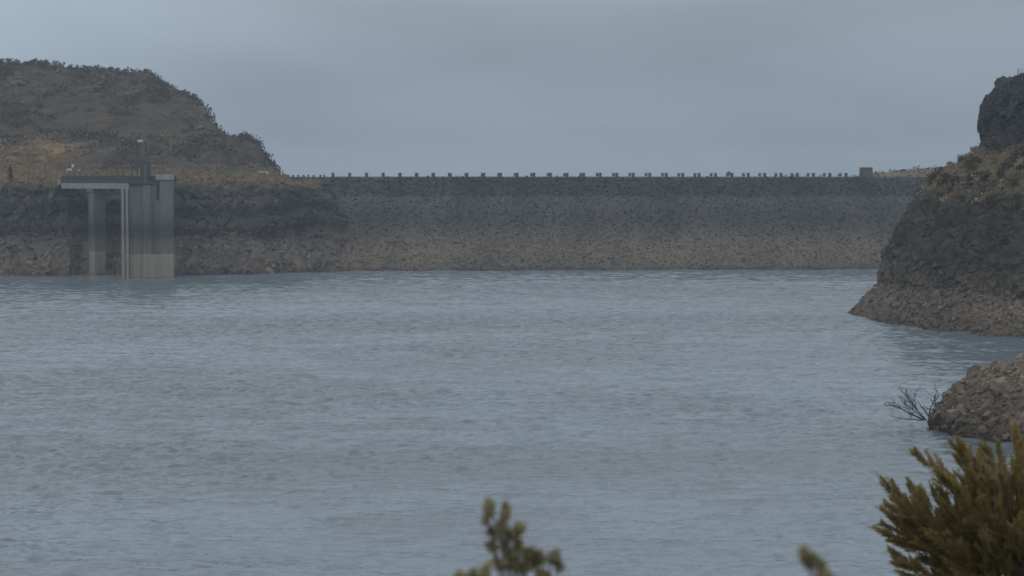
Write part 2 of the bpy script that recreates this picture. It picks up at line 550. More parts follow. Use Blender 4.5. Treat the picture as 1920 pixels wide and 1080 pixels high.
# the bluff the camera stands on, dropping to the near shore
def near_z(x, y):
    k = np.clip((x - 1.0) / 3.0, 0, 1); k = k * k * (3 - 2 * k)
    left = 19.85 - 0.03 * np.clip(y, -50, 8) - 0.47 * np.clip(y - 8, 0, 99)
    right = 19.85 - 0.03 * np.clip(y, -50, 8) - 0.205 * np.clip(y - 8, 0, 17) - 0.6 * np.clip(y - 25, 0, 99)
    return np.maximum(left * (1 - k) + right * k, -9)
xs = np.concatenate([np.linspace(-520, -60, 24)[:-1], np.linspace(-60, 60, 160), np.linspace(60, 520, 24)[1:]])
ys = np.concatenate([np.linspace(-700, -40, 24)[:-1], np.linspace(-40, 90, 170)])
X, Y = np.meshgrid(xs, ys, indexing='ij')
Z = near_z(X, Y)
Z = Z + 0.12 * fbm(np.stack([X, Y, 0 * X], -1) / 1.7, 4, 91) * (Z > -8)
near_shore = link('near_shore', sheet_mesh('near_shore', np.stack([X, Y, Z], -1)), M_SOIL)
tag(near_shore, 'dry soil bluff dropping to the near shore', 'shore', kind='structure')

# ------------------------------------------------------------------ dam
DA, DB = np.array([-42.4, 498.0]), np.array([133.0, 512.0])
DT = (DB - DA) / np.linalg.norm(DB - DA)            # along the crest, to the right
DN = np.array([-DT[1], DT[0]])                      # downstream
DANG = math.atan2(DT[1], DT[0])
def dam_pt(t, n, z): return Vector((DA[0] + DT[0] * t + DN[0] * n, DA[1] + DT[1] * t + DN[1] * n, z))
def dam_t(px, n):
    """distance along the crest where the line of sight of column px crosses the line at offset n"""
    a = (px - 960.0) / F / CT
    A = DA + DN * n
    return (a * A[1] - A[0]) / (DT[0] - a * DT[1]) * 1.0
ZC = 22.0
dam = empty('rockfill_dam', dam_pt(60, 0, 0))
tag(dam, 'long rockfill dam with grey and tan riprap face closing the reservoir', 'dam')
ts = np.linspace(-45, 190, 470)
prof = np.array([(-9, -6), (0, 0), (26, 17.3), (31, 21.95), (31.3, 22.0), (38.6, 22.0), (39, 21.9), (90, -8)])
rows_n = np.concatenate([np.linspace(-9, 31, 110), [31.3, 38.6, 39, 60, 90]])
rows_z = np.interp(rows_n, prof[:, 0], prof[:, 1])
Tt, Nn = np.meshgrid(ts, rows_n, indexing='ij'); Zz = np.broadcast_to(rows_z, Tt.shape).copy()
Pd = np.stack([DA[0] + DT[0] * Tt + DN[0] * Nn, DA[1] + DT[1] * Tt + DN[1] * Nn, Zz], -1)
face = (Nn < 31.1)
Pd[..., 2] += np.where(face, 0.28 * fbm(Pd / 1.4, 3, 41) + .55 * fbm(Pd / np.array([7, 12, 12]), 3, 42) * np.clip((21.5 - Pd[..., 2]) / 3, 0, 1), 0)
o = link('embankment', sheet_mesh('embankment', Pd), M_DAM, None)
def adopt(o, p):
    """parent o, built in world coordinates, to a thing whose base is elsewhere"""
    bpy.context.view_layer.update()
    o.parent = p
    o.matrix_parent_inverse = p.matrix_world.inverted()
    return o
adopt(o, dam)
mask = ((Nn > -1.0) & (Nn < 31.0) & (Tt > -40) & (Tt < 172)).astype(float)
Pd_base = Pd
pp, nn = scatter(Pd, 27000, mask)
big = (pp[:, 2] > 17.2)
sz = rng.gamma(1.9, 0.085, len(pp)) * np.where(big, 1.35, 1.0) + 0.09
sz = np.minimum(sz + .02, .7)
o = link('riprap', rocks_mesh('riprap', pp + nn * (sz * .0)[:, None], sz), M_DAM); adopt(o, dam); tag(o, kind='stuff')
mb = MB(); L = 190
mb.box(dam_pt(60, 34.95, 22.03), (L, 6.0, 0.06), DANG)
adopt(mb.build('crest_road', M_ROAD), dam)
for n_off in (31.75, 38.15):
    mb = MB(); mb.box(dam_pt(dam_t(1115, n_off), n_off, 22.09), (4.17 * 31.6, 0.34, 0.26), DANG)
    adopt(mb.build('kerb', M_KERB), dam)

def guardrail(n_off, label):
    t0 = dam_t(625, 31.75)
    root = empty('guardrail', dam_pt(t0, n_off, ZC), DANG)
    tag(root, label, 'guardrail')
    pm = MB().box((0, 0, .47), (.68, .5, 1.06), bevel=0.03).box((0, 0, 1.03), (.8, .62, .12), bevel=0.03).mesh('post')
    pm.materials.append(M_POST)
    sp = 4.17
    for k in range(32):
        o = link('post', pm, None, root)
        o.location = (k * sp, 0, random.uniform(-.02, .02)); o.rotation_euler = (0, random.uniform(-.015, .015), random.uniform(-.04, .04))
    rm = MB().tube([(0.37, 0, .80), (sp - .37, 0, .80)], .035, 6).mesh('rail'); rm.materials.append(M_WHITE)
    for k in range(31):
        o = link('rail', rm, None, root); o.location = (k * sp, 0, 0)
    return root
guardrail(31.75, 'row of squat posts and rail along the reservoir edge of the dam crest')
guardrail(38.15, 'row of squat posts and rail along the far edge of the dam crest')

# concrete hut at the right end of the crest
t = dam_t(1622, 34.5)
hut = empty('concrete_hut', dam_pt(t, 34.5, ZC), DANG)
tag(hut, 'small brown concrete hut standing at the right end of the dam crest', 'hut')
MB().box((0, 0, 1.18), (2.95, 2.6, 2.5), taper=.93, bevel=.04).build('wall', M_HUT, hut)
MB().box((0, 0, 2.50), (3.0, 2.7, .16), bevel=.03).build('roof', M_KERB, hut)
MB().box((-1.44, -.2, .95), (.06, .8, 1.7)).build('door', M_DARKSTEEL, hut)

# round red sign on the crest
t = dam_t(1365.5, 37.0)
sg = empty('road_sign', dam_pt(t, 37.0, ZC), DANG)
tag(sg, 'round dark red sign on a short pole among the crest posts', 'sign')
MB().tube([(0, 0, 0), (0, 0, .75)], .07, 6).build('pole', M_DARKSTEEL, sg)
MB().tube([(0, -.05, .95), (0, .05, .95)], .52, 16).build('sign_plate', M_RED, sg)

# ------------------------------------------------------------------ left bank
U = np.concatenate([np.linspace(-3200, -270, 40)[:-1], np.linspace(-270, 725, 620)])
tab = lambda xs_, ys_: np.interp(U, xs_, ys_)
wD = tab([-3200, -250, 0, 130, 155, 212, 238, 330, 450, 530, 600, 650, 725], [420, 468, 474, 474, 480, 480, 474, 474, 477, 483, 492, 500, 518])
hf = tab([565, 600, 640, 690, 725], [1, .95, .66, .10, -.3])
K = []
K.append((wD - 8, -6 + 0 * U)); K.append((wD, 0 * U - .0)); K.append((wD + 8.5, 8.6 * hf))
K.append((wD + 12.0, 19.2 * hf + 0 * U)); K.append((wD + 16, 20.6 * hf)); bf = tab([-3200, 470, 525, 725], [1, 1, .948, .948])
K.append((wD + 24, 21.7 * hf * bf))
K.append((wD + 48, 22.5 * hf * bf)); K.append((wD + 130, 21.5 * hf * bf))
seg = [14, 60, 90, 30, 26, 24, 10]
Dr, Zr = [], []
for (a, b), n in zip(zip(K, K[1:]), seg):
    for s in np.linspace(0, 1, n, endpoint=False):
        Dr.append(a[0] * (1 - s) + b[0] * s); Zr.append(a[1] * (1 - s) + b[1] * s)
Dr, Zr = np.stack(Dr, 1), np.stack(Zr, 1)
Xr = (U[:, None] - 960) / F / CT * Dr
Pb = np.stack([Xr, Dr, Zr], -1)
Nb = grid_normals(Pb)
if Nb[300, 100, 1] > 0: Nb = -Nb
Wb = np.stack([Xr, Dr * .5, Zr], -1)
cliff = np.clip((Zr - 7) / 3, 0, 1) * np.clip((21 - Zr) / 1.5, 0, 1)
tal = np.clip((Zr + 3) / 3, 0, 1) * (1 - cliff)
warp = fbm(Wb / 4, 3, 51)[..., None] * 1.2
c1, k1 = cells((Wb + warp) * np.array([1 / 2.4, 1 / 4, 1 / 3.4]), 61)
c2, _ = cells((Wb + warp) * np.array([1 / 1.0, 1 / 2, 1 / 1.9]), 63)
ledge = np.sin(Zr * 1.25 + 2.2 * fbm(Wb / 12, 2, 57))
gully = 1 - 2 * np.abs(fbm(np.stack([Wb[..., 0] / 9, Wb[..., 1] / 9, Wb[..., 2] / 26], -1), 4, 58))
d = cliff * (2.2 * fbm(Wb / 10, 4, 52) + 1.6 * (gully - .5) + 1.3 * (c1 - .5) + .6 * (c2 - .5) + .7 * ledge - .25 * np.clip(1 - k1 / .12, 0, 1)) \
    + tal * (1.5 * fbm(Wb / 8, 4, 53) + .9 * (gully - .5) + .5 * (c1 - .5) + .35 * (c2 - .5))
edge = np.clip((U[:, None] - 540) / 80, 0, 1)
Pb = Pb + Nb * (d * (1 - .4 * edge))[..., None]
bank = link('left_bank', sheet_mesh('left_bank', Pb, False), M_BANK)
tag(bank, 'dark basalt bank with brown talus along the left shore', 'bank', kind='structure')
inview = ((U[:, None] > -160) & (U[:, None] < 690))
mk = (inview & (Zr > -.5) & (Zr < 9.5)).astype(float)
pp, nn = scatter(Pb, 2600, mk)
sz = rng.gamma(2.2, 0.16, len(pp)) + 0.14
o = link('rubble', rocks_mesh('rubble', pp, np.minimum(sz, 1.5)), M_BANKRUB, bank); tag(o, kind='stuff')
mk = (inview & (Zr > 9.0) & (Zr < 20)).astype(float)
pp, nn = scatter(Pb, 420, mk)
sz = rng.gamma(2.5, 0.16, len(pp)) + 0.15
o = link('ledge_rock', rocks_mesh('ledge_rock', pp, np.minimum(sz, 1.3)), M_BANKRUB, bank); tag(o, kind='stuff')
b_meshes = []
for V, Fc in BOULDERS:
    b_meshes.append((V, Fc))
def boulder_meshes(mat, nm='boulder'):
    out = []
    for V, Fc in b_meshes:
        me = raw_mesh(nm, V, Fc); me.materials.append(mat); out.append(me)
    return out
def boulders(parent, meshes, pts, sizes):
    for p, s in zip(pts, sizes):
        o = bpy.data.objects.new('boulder', random.choice(meshes))
        COL.objects.link(o); o.parent = parent
        o.location = p - np.array(parent.location)
        o.rotation_euler = [random.uniform(0, 6.28) for _ in range(3)]
        o.scale = (s, s * random.uniform(.8, 1.1), s * random.uniform(.75, 1.05))
mk = (inview & (Zr > .2) & (Zr < 10)).astype(float)
pp, nn = scatter(Pb, 40, mk)
boulders(bank, boulder_meshes(M_BANKRUB), pp, rng.uniform(.8, 1.7, len(pp)))

# ------------------------------------------------------------------ left hill
base_py = tab([-3200, -260, 0, 110, 200, 330, 480, 515, 535, 600], [325, 325, 322, 322, 320, 320, 323, 328, 336, 352])
spur_py = tab([-3200, -260, 0, 110, 200, 330, 412, 440, 465, 478, 488, 500, 515, 530, 600], [262, 262, 262, 260, 257, 258, 258, 262, 263, 269, 280, 300, 318, 333, 360])
crest_py = tab([-3200, -260, 0, 100, 150, 200, 240, 280, 310, 345, 370, 385, 400, 412, 425, 440, 485, 530, 600],
               [95, 108, 116, 121, 128, 129, 131, 136, 151, 172, 184, 203, 228, 252, 262, 272, 300, 350, 370])
zat = lambda py, D: at(0 * py + 960, py, D)[..., 2]
HD = [wD + 20, wD + 34, 548 + 0 * U, 566 + 0 * U, 592 + 0 * U, 630 + 0 * U, 665 + 0 * U, 830 + 0 * U]
mid_py = spur_py - .12 * np.maximum(spur_py - crest_py, -30)
up_py = spur_py * .42 + crest_py * .58
HZ = [tab([-3200, 500, 545, 600], [21, 21, 17, 6]), zat(base_py, HD[1]), zat(spur_py, HD[2]), zat(mid_py, HD[3]), zat(up_py, HD[4]), zat(crest_py, HD[5]),
      zat(crest_py, HD[5]) - 3, 5 + 0 * U]
Dr, Zr = [], []
for k, n in enumerate([10, 60, 20, 46, 50, 14, 14]):
    for s in np.linspace(0, 1, n, endpoint=False):
        Dr.append(HD[k] * (1 - s) + HD[k + 1] * s); Zr.append(HZ[k] * (1 - s) + HZ[k + 1] * s)
Dr, Zr = np.stack(Dr, 1), np.stack(Zr, 1)
Xr = (U[:, None] - 960) / F / CT * Dr
Ph = np.stack([Xr, Dr, Zr], -1)
keep = np.clip((Dr - (wD[:, None] + 26)) / 12, 0, 1) * np.clip((560 - U[:, None]) / 60, .3, 1)
c1, _ = cells((Ph + fbm(Ph / 6, 3, 7)[..., None] * 2) / np.array([5, 7, 3.2]), 65)
dz = (1.5 * fbm(Ph / 16, 5, 81) + .8 * (c1 - .5)) * keep
Ph[..., 2] += dz
Ph[..., 1] -= 1.5 * fbm(Ph / 11, 4, 83) * keep
m, nt, b = new_mat('hill_soil')
g = nt.nodes.new('ShaderNodeNewGeometry'); s_ = nt.nodes.new('ShaderNodeSeparateXYZ'); nt.links.new(g.outputs['Position'], s_.inputs[0])
c = ramp(nt, noise(nt, .22, 6, .65, stretch=(1, 1, 2.2)), [(.3, (.035, .033, .026)), (.48, (.056, .048, .035)), (.6, (.079, .064, .042)), (.72, (.11, .087, .055))])
red = mathn(nt, 'MULTIPLY', maprange(nt, noise(nt, .09, 3), .50, .66, 0, .45, True), maprange(nt, s_.outputs['Z'], 27, 33, 0, 1, True))
c = mix(nt, red, c, (.10, .057, .04))
tan = mathn(nt, 'MULTIPLY', maprange(nt, s_.outputs['X'], -114, -103, 1, 0, True), maprange(nt, s_.outputs['Z'], 29, 34, 1, 0, True))
tan = mathn(nt, 'MULTIPLY', tan, maprange(nt, noise(nt, .16, 5), .38, .56, 0, .85, True))
c = mix(nt, tan, c, (.25, .17, .08))
low = mathn(nt, 'MULTIPLY', maprange(nt, s_.outputs['Z'], 22.2, 23.8, 1, 0, True), maprange(nt, noise(nt, .3, 5), .35, .55, .2, .9, True))
c = mix(nt, low, c, (.155, .115, .066))
nt.links.new(c, b.inputs['Base Color']); b.inputs['Roughness'].default_value = .95
bump(nt, b, noise(nt, 1.2, 6, .7), .8, .5)
hill = link('left_hill', sheet_mesh('left_hill', Ph), m)
tag(hill, 'brown brush covered hill above the left shore', 'hill', kind='structure')
inv = (U[:, None] > -200) & (U[:, None] < 540) & (Dr < 640)

def shrub_cloud(name, pts, sizes, mat, per=26, leaf=.34):
    n = len(pts)
    d = unit(rng.normal(size=(n, per, 3))); d[..., 2] = np.abs(d[..., 2])
    r = rng.random((n, per, 1)) ** .4
    C = pts[:, None] + d * r * sizes[:, None, None] * np.array([1, 1, .85])
    D = unit(d + rng.normal(size=d.shape) * .5)
    L = (leaf * sizes[:, None] * rng.uniform(.7, 1.5, (n, per))).ravel()
    me = leaves_mesh(name, C.reshape(-1, 3), D.reshape(-1, 3), L, L * .7)
    return link(name, me, mat)
mk = (inv & (fbm(Ph / 13, 3, 19) > -.08) & (Zr > 23)).astype(float) * np.where((Ph[..., 0] < -98) & (Zr < 32), .25, 1)
mk = mk * np.where(fbm(Ph / 5, 3, 23) > .05, 1, .12)
pp, nn = scatter(Ph, 1700, mk)
o = shrub_cloud('brush', pp, np.minimum(rng.gamma(1.7, .38, len(pp)) + .2, 2.2), M_SHRUB); o.parent = hill; tag(o, kind='stuff')
mk = (inv & (Dr < 560)).astype(float) * np.where(Ph[..., 0] < -106, np.clip(1.2 - (Zr - 22) / 9, .05, 1), np.clip(1.2 - (Zr - 22) / 2.2, .02, 1))
pp, nn = scatter(Ph, 1500, mk)
o = shrub_cloud('dry_grass', pp, rng.gamma(4, .1, len(pp)) + .2, M_TANBRUSH, 18, .6); o.parent = hill; tag(o, kind='stuff')
Zb = Pb[..., 2]
mk = (inview & (Zb > 19.3) & (Pb[..., 1] < wD[:, None] + 48)).astype(float)
pp, nn = scatter(Pb, 1500, mk)
o = shrub_cloud('dry_grass', pp, rng.gamma(4, .1, len(pp)) + .15, M_TANBRUSH, 16, .6); o.parent = bank; tag(o, kind='stuff')
mk = (inview & (Zb > 10) & (Zb < 20.5)).astype(float)
pp, nn = scatter(Pb, 260, mk)
o = shrub_cloud('ledge_brush', pp, rng.gamma(4, .13, len(pp)) + .2, M_SHRUB, 20, .45); o.parent = bank; tag(o, kind='stuff')

mk = (inv & (np.abs(Dr - 628) < 9) | inv & (np.abs(Dr - 548) < 4)).astype(float)
pp, nn = scatter(Ph, 620, mk)
o = shrub_cloud('ridge_brush', pp, rng.gamma(3, .2, len(pp)) + .2, M_SHRUB, 30, .3); o.parent = hill; tag(o, kind='stuff')
mk = (inv & (Dr > 575) & (fbm(Ph / np.array([14, 14, 4]), 3, 27) > .22)).astype(float)
pp, nn = scatter(Ph, 700, mk)
o = link('outcrop', rocks_mesh('outcrop', pp, np.minimum(rng.gamma(1.8, .3, len(pp)) + .25, 2.0)), M_OUTCROP, hill); tag(o, kind='stuff')

def surf_at(P, px, row_fn=None):
    """highest silhouette point of a sheet in column px"""
    ui = int(np.argmin(np.abs(U - px)))
    col = P[ui]
    el = (col[:, 2] - CAMZ) / col[:, 1]
    j = int(np.argmax(el))
    return col[j]

def leafy_mesh(name, mat, size=1.0, n=260, leaf=.16, squash=.85, lobes=7, up=.3):
    """irregular crown of small leaves gathered in lobes"""
    cen = unit(rng.normal(size=(lobes, 3))) * rng.uniform(.25, .68, (lobes, 1)); cen[:, 2] = np.abs(cen[:, 2]) * squash + .18
    k = rng.integers(0, lobes, n)
    d = unit(rng.normal(size=(n, 3)))
    C = cen[k] + d * (rng.random((n, 1)) ** .45) * rng.uniform(.3, .48, (lobes, 1))[k]
    C[:, 2] = np.maximum(C[:, 2], 0)
    D = unit(d + np.array([0, 0, up]) + rng.normal(size=d.shape) * .35)
    L = leaf * rng.uniform(.7, 1.5, n)
    me = leaves_mesh(name, C * size, D, L * size, L * size * .55)
    me.materials.append(mat)
    return me
def grass_tuft_mesh(mat, n=90):
    a = rng.random(n) * 2 * np.pi; r = rng.random(n) ** .5 * .35
    C = np.stack([r * np.cos(a), r * np.sin(a), 0 * r], -1)
    D = unit(np.stack([np.cos(a) * rng.uniform(.1, 1.0, n), np.sin(a) * rng.uniform(.1, 1.0, n), np.ones(n)], -1))
    L = rng.uniform(.5, 1.0, n)
    me = leaves_mesh('grass_tuft', C, D, L, .09 + 0 * L); me.materials.append(mat)
    return me
SH = [leafy_mesh('shrub', M_SHRUB, n=220, leaf=.22) for _ in range(4)]
SHR = [leafy_mesh('shrub', M_RUSTBRUSH, n=260, leaf=.2) for _ in range(4)]
TUFT = [grass_tuft_mesh(M_TANBRUSH) for _ in range(3)]

def plant(name, mesh, p, s, label, cat, group=None, sz=1.0):
    o = link(name, mesh)
    o.location = Vector([float(q) for q in p]) - Vector((0, 0, .12 * s))
    o.rotation_euler = (0, 0, random.uniform(0, 6.28)); o.scale = (s, s, s * sz)
    return tag(o, label, cat, group)
for px, s in ((0, 1.5), (8, 1.9), (22, 1.6), (41, 1.0), (56, .9), (68, 1.4), (80, 1.2), (88, 1.5), (110, 1.9), (118, 1.3), (136, 1.1), (150, 1.0),
              (163, 1.2), (172, 1.1), (186, 1.2), (200, 1.1), (212, 1.7), (224, 1.3), (238, 1.2), (252, 1.1), (266, 1.2), (279, 1.9), (288, 1.2),
              (355, 1.1), (366, 1.3), (372, .8), (381, 1.0), (441, 1.1), (452, 1.0), (462, 1.1), (470, 1.1), (484, .9)):
    plant('shrub', random.choice(SH), surf_at(Ph, px), s * (.85 if px < 430 else .5), ('large' if s > 1.6 else 'medium' if s > 1.15 else 'small') + ' grey green shrub on the ' +
          ('far left end of the hill skyline' if px < 60 else 'flat top of the left hill skyline' if px < 165 else 'rounded right shoulder of the hill top' if px < 300 else
           'steep right slope of the hill skyline' if px < 400 else 'low spur skyline right of the juniper'), 'shrub', 'shrubs along the skyline of the left hill')

def conifer(name, p, h, w, label, mat, n=420):
    root = empty(name, [float(q) for q in p]); tag(root, label, 'tree')
    MB().tube([(0, 0, -.3), (.03, 0, h * .45), (0, .02, h * .92)], [.13, .09, .02], 6).build('trunk', M_BARK, root)
    z = rng.random(n) ** .8; a = rng.random(n) * 2 * np.pi
    rr = w * (1 - z) ** .6 * (.35 + .65 * rng.random(n)) * (.75 + .35 * np.sin(a * 3 + z * 9)) * np.clip(z * 6 + .45, 0, 1)
    C = np.stack([rr * np.cos(a), rr * np.sin(a), z * h * .95 + .1], -1)
    D = unit(np.stack([np.cos(a), np.sin(a), .5 + 0 * a], -1) + rng.normal(size=(n, 3)) * .3)
    L = rng.uniform(.22, .42, n) * (h / 3.4)
    me = leaves_mesh('crown', C, D, L, L * .5)
    link('crown', me, mat, root)
ui = int(np.argmin(np.abs(U - 406))); p = surf_at(Ph, 404)
conifer('juniper_tree', at(405, 253, p[1] - 3), 3.6, 1.0, 'dark green juniper at the steep right edge of the left hill', M_JUNIPER)
conifer('juniper_tree', at(402, 222, p[1] - 2), 1.5, .55, 'tiny dark juniper just above the larger juniper on the hill edge', M_JUNIPER, 200)
conifer('juniper_tree', at(19, 341, 486), 3.4, 1.0, 'dark green conifer on the bank edge at far left of the bridge', M_JUNIPER)

# ------------------------------------------------------------------ ridge beyond the right end of the dam
xs = np.concatenate([np.linspace(70, 130, 150), np.linspace(132, 620, 60)])
rn = np.concatenate([np.linspace(-32, -1, 50), np.linspace(0, 60, 24)])
X, R = np.meshgrid(xs, rn, indexing='ij')
top = np.interp(xs, [70, 89, 92, 98, 107, 130, 300, 620], [21.5, 21.8, 22.6, 23.3, 24.0, 25.5, 33, 40])[:, None]
Zr_ = np.where(R < 0, top + R * .98, top - np.maximum(R - 8, 0) * .55)
Pr = np.stack([X, 549 + R + .08 * (X - 90), np.maximum(Zr_, -9)], -1)
Pr[..., 2] += .5 * fbm(Pr / 4, 4, 101)
ridge = link('right_ridge', sheet_mesh('right_ridge', Pr), banded_mat('ridge_rock', [(0, (.07, .07, .07)), (20, (.085, .08, .07)), (22.3, (.15, .125, .09)), (24, (.15, .125, .09))], island=0, bscale=.8))
tag(ridge, 'low rubble ridge rising right of the concrete hut', 'ridge', kind='structure')
pp, nn = scatter(Pr, 700, ((X < 125) & (R > -8) & (R < 6)).astype(float))
o = link('rubble', rocks_mesh('rubble', pp, rng.gamma(2.5, .1, len(pp)) + .12), M_BANKRUB, ridge); tag(o, kind='stuff')
pp, nn = scatter(Pr, 160, ((X < 125) & (R > -8) & (R < 6)).astype(float))
o = shrub_cloud('brush', pp, rng.gamma(4, .11, len(pp)) + .2, M_TANBRUSH, 20, .5); o.parent = ridge; tag(o, kind='stuff')

# ------------------------------------------------------------------ headland on the right
ctrl = np.array([(170, 470, -.6, -.8, 3), (96, 420, .75, -.65, 1), (64, 368, .93, -.35, 0), (53.9, 342, 1, .02, 0), (54.8, 330, .99, .12, .3), (58.2, 306, .93, .36, 2.0),
                 (68.4, 286.5, .72, .69, 4.0), (90, 273, .45, .89, 5), (140, 262, .2, .98, 6), (330, 250, 0, 1, 8), (600, 230, 0, 1, 10)])
cl = np.concatenate([[0], np.cumsum(np.linalg.norm(np.diff(ctrl[:, :2], axis=0), axis=1))])
s_in = np.concatenate([np.linspace(0, cl[2], 60)[:-1], np.linspace(cl[2], cl[7] + 12, 430), np.linspace(cl[7] + 14, cl[-1], 40)])
def smooth(v, k):
    ker = np.hanning(k + 2)[1:-1]; ker /= ker.sum()
    return np.convolve(np.pad(v, k // 2, mode='edge'), ker, 'valid')[:len(v)]
cs = [smooth(np.interp(s_in, cl, ctrl[:, k]), 21) for k in range(5)]
hp = np.array([(-9, -7), (0, 0), (2.2, 2.5), (4.9, 5.2), (5.9, 9.8), (9.6, 16.8), (13.4, 21.2), (16, 23.3), (19.6, 25.4), (20.2, 26.1), (20.7, 31), (21.5, 34.6), (23.6, 36.8), (29, 38.0), (75, 40.5), (130, 41)])
arc = np.concatenate([[0], np.cumsum(np.hypot(*np.diff(hp, axis=0).T))])
w = np.concatenate([np.linspace(0, arc[1], 10)[:-1], np.linspace(arc[1], arc[13], 300), np.linspace(arc[13] + 1.5, arc[-1], 24)])
off, hz = np.interp(w, arc, hp[:, 0]), np.interp(w, arc, hp[:, 1])
extra = np.clip(off / 5.0, 0, 1)
O = off[None] + cs[4][:, None] * extra[None]
dl = np.hypot(cs[2], cs[3])
Pp = np.stack([cs[0][:, None] + O * (cs[2] / dl)[:, None], cs[1][:, None] + O * (cs[3] / dl)[:, None], np.broadcast_to(hz, O.shape)], -1)
Nh = grid_normals(Pp)
if Nh[250, 60, 0] > 0: Nh = -Nh
Hz = np.broadcast_to(hz, O.shape)
warp = fbm(Pp / 3, 3, 111)[..., None] * .9
q = Pp + warp
c1, _ = cells(q / np.array([2.4, 2.4, 3.0]), 112)
c2, _ = cells(q / np.array([1.0, 1.0, 1.2]), 113)
c3, k3 = cells(q / np.array([3.2, 3.2, 4.6]), 114)
c4, k4 = cells(q / np.array([1.5, 1.5, 3.6]), 131)
cliffm = np.clip((Hz - 4.5) / 2, 0, 1) * np.clip((22 - Hz) / 3, 0, 1)
rim = np.clip((Hz - 26) / .8, 0, 1) * np.clip((38.4 - Hz) / .7, 0.12, 1)
talm = np.clip((Hz + 2) / 2, 0, 1) * np.clip((7 - Hz) / 2, 0, 1)
grs = np.clip((Hz - 20.5) / 2, 0, 1) * np.clip((26.3 - Hz) / .6, 0, 1)
lean = Pp[..., :2].sum(-1) * .11 - Pp[..., 2] * .07
rib = 1 - 2 * np.abs(fbm(np.stack([Pp[..., 0] * .16 + lean * .3, Pp[..., 1] * .16, Pp[..., 2] * .05], -1), 4, 119))
disp = cliffm * (1.3 * fbm(Pp / 6, 5, 115) + 2.0 * (rib - .5) + .6 * (c3 - .5) + .35 * (c1 - .5) + .3 * (c2 - .5) - .3 * np.clip(1 - k3 / .12, 0, 1)) \
    + rim * (1.0 * fbm(Pp / 5, 4, 116) + .8 * (c4 - .5) + .8 * (c3 - .5) + .4 * (c2 - .5) - .4 * np.clip(1 - k4 / .12, 0, 1)) \
    + talm * (.45 * fbm(Pp / 4, 5, 117) + .35 * (c2 - .5)) + grs * .5 * fbm(Pp / 3, 4, 118)
Pp = Pp + Nh * disp[..., None]
head = link('headland', sheet_mesh('headland', Pp, False), M_HEAD)
tag(head, 'steep dark rocky headland on the right shore', 'headland', kind='structure')
vis = ((s_in > cl[2] - 5) & (s_in < cl[7] + 10))[:, None]
pp, nn = scatter(Pp, 4600, (vis & (Hz > -.4) & (Hz < 9.5)).astype(float) * np.where(Hz > 6, .35, 1) * (.35 + .65 * (s_in > cl[4] + 4))[:, None])
sz = np.minimum(rng.gamma(2.0, .11, len(pp)) + .09, .75)
o = link('rubble', rocks_mesh('rubble', pp, sz), M_HEADRUB, head); tag(o, kind='stuff')
pp, nn = scatter(Pp, 700, (vis & (Hz > 8) & (Hz < 23)).astype(float))
o = link('face_rock', rocks_mesh('face_rock', pp, np.minimum(rng.gamma(2.2, .12, len(pp)) + .1, .8)), M_HEADRUB, head); tag(o, kind='stuff')
right_part = ((s_in > cl[4] + 8) & (s_in < cl[7] + 6))[:, None]
pp, nn = scatter(Pp, 190, (right_part & (Hz > .1) & (Hz < 7.5)).astype(float))
boulders(head, boulder_meshes(M_HEADRUB), pp, rng.gamma(5, .085, len(pp)) + .28)
# shrubs and grass tufts of the shoulder
gm = (vis & (Hz > 17.4) & (Hz < 26.2)).astype(float) * np.clip((Hz - 16.8) / 3, 0, 1)
pp, nn = scatter(Pp, 1500, gm)
o = shrub_cloud('dry_grass', pp, rng.gamma(4, .07, len(pp)) + .1, M_TANBRUSH, 16, .8); o.parent = head; tag(o, kind='stuff')
pp, nn = scatter(Pp, 150, gm)
def px_of(p): return 960 + F * CT * float(p[0]) / float(p[1])
def where_on_shoulder(p):
    px, z = px_of(p), float(p[2])
    if px < 1775: return 'near the left tip of the grassy headland shoulder'
    if z > 24.9: return 'close under the dark rim cliff' + (' at the right edge' if px > 1885 else ' near its left corner' if px < 1850 else '')
    if z < 21.2: return 'just above the dark cliff face' + (' at the right edge' if px > 1880 else ' left of the rim' if px < 1830 else ' below the rim')
    return 'midway up the grassy shoulder' + (' at the right edge' if px > 1880 else ' left of the rim' if px < 1830 else ' below the rim')
for p in pp:
    if px_of(p) > 1935: continue
    sc_ = random.uniform(.7, 1.7)
    plant('shrub', random.choice(SHR), p, sc_, ('large' if sc_ > 1.35 else 'middling' if sc_ > 1.0 else 'small') + ' rust brown shrub ' + where_on_shoulder(p), 'shrub', 'rust brown shrubs on the headland shoulder', .95)
pp, nn = scatter(Pp, 70, gm)
for p in pp:
    if px_of(p) > 1935: continue
    sc_ = random.uniform(.9, 1.9)
    plant('grass_tuft', random.choice(TUFT), p, sc_, ('tall' if sc_ > 1.4 else 'short') + ' pale tan bunchgrass tuft ' + where_on_shoulder(p), 'grass', 'tan bunchgrass tufts on the headland shoulder')
pp, nn = scatter(Pp, 260, (vis & (Hz > 28) & (Hz < 38.0) & (np.arange(len(s_in)) > np.searchsorted(s_in, cl[3] + 3))[:, None]).astype(float))
o = shrub_cloud('rim_brush', pp, rng.gamma(4, .05, len(pp)) + .1, M_SHRUB, 22, .5); o.parent = head; tag(o, kind='stuff')
pp, nn = scatter(Pp, 500, (vis & (Hz > 8) & (Hz < 21)).astype(float))
o = shrub_cloud('cliff_brush', pp, rng.gamma(4, .07, len(pp)) + .12, M_SHRUB, 18, .55); o.parent = head; tag(o, kind='stuff')

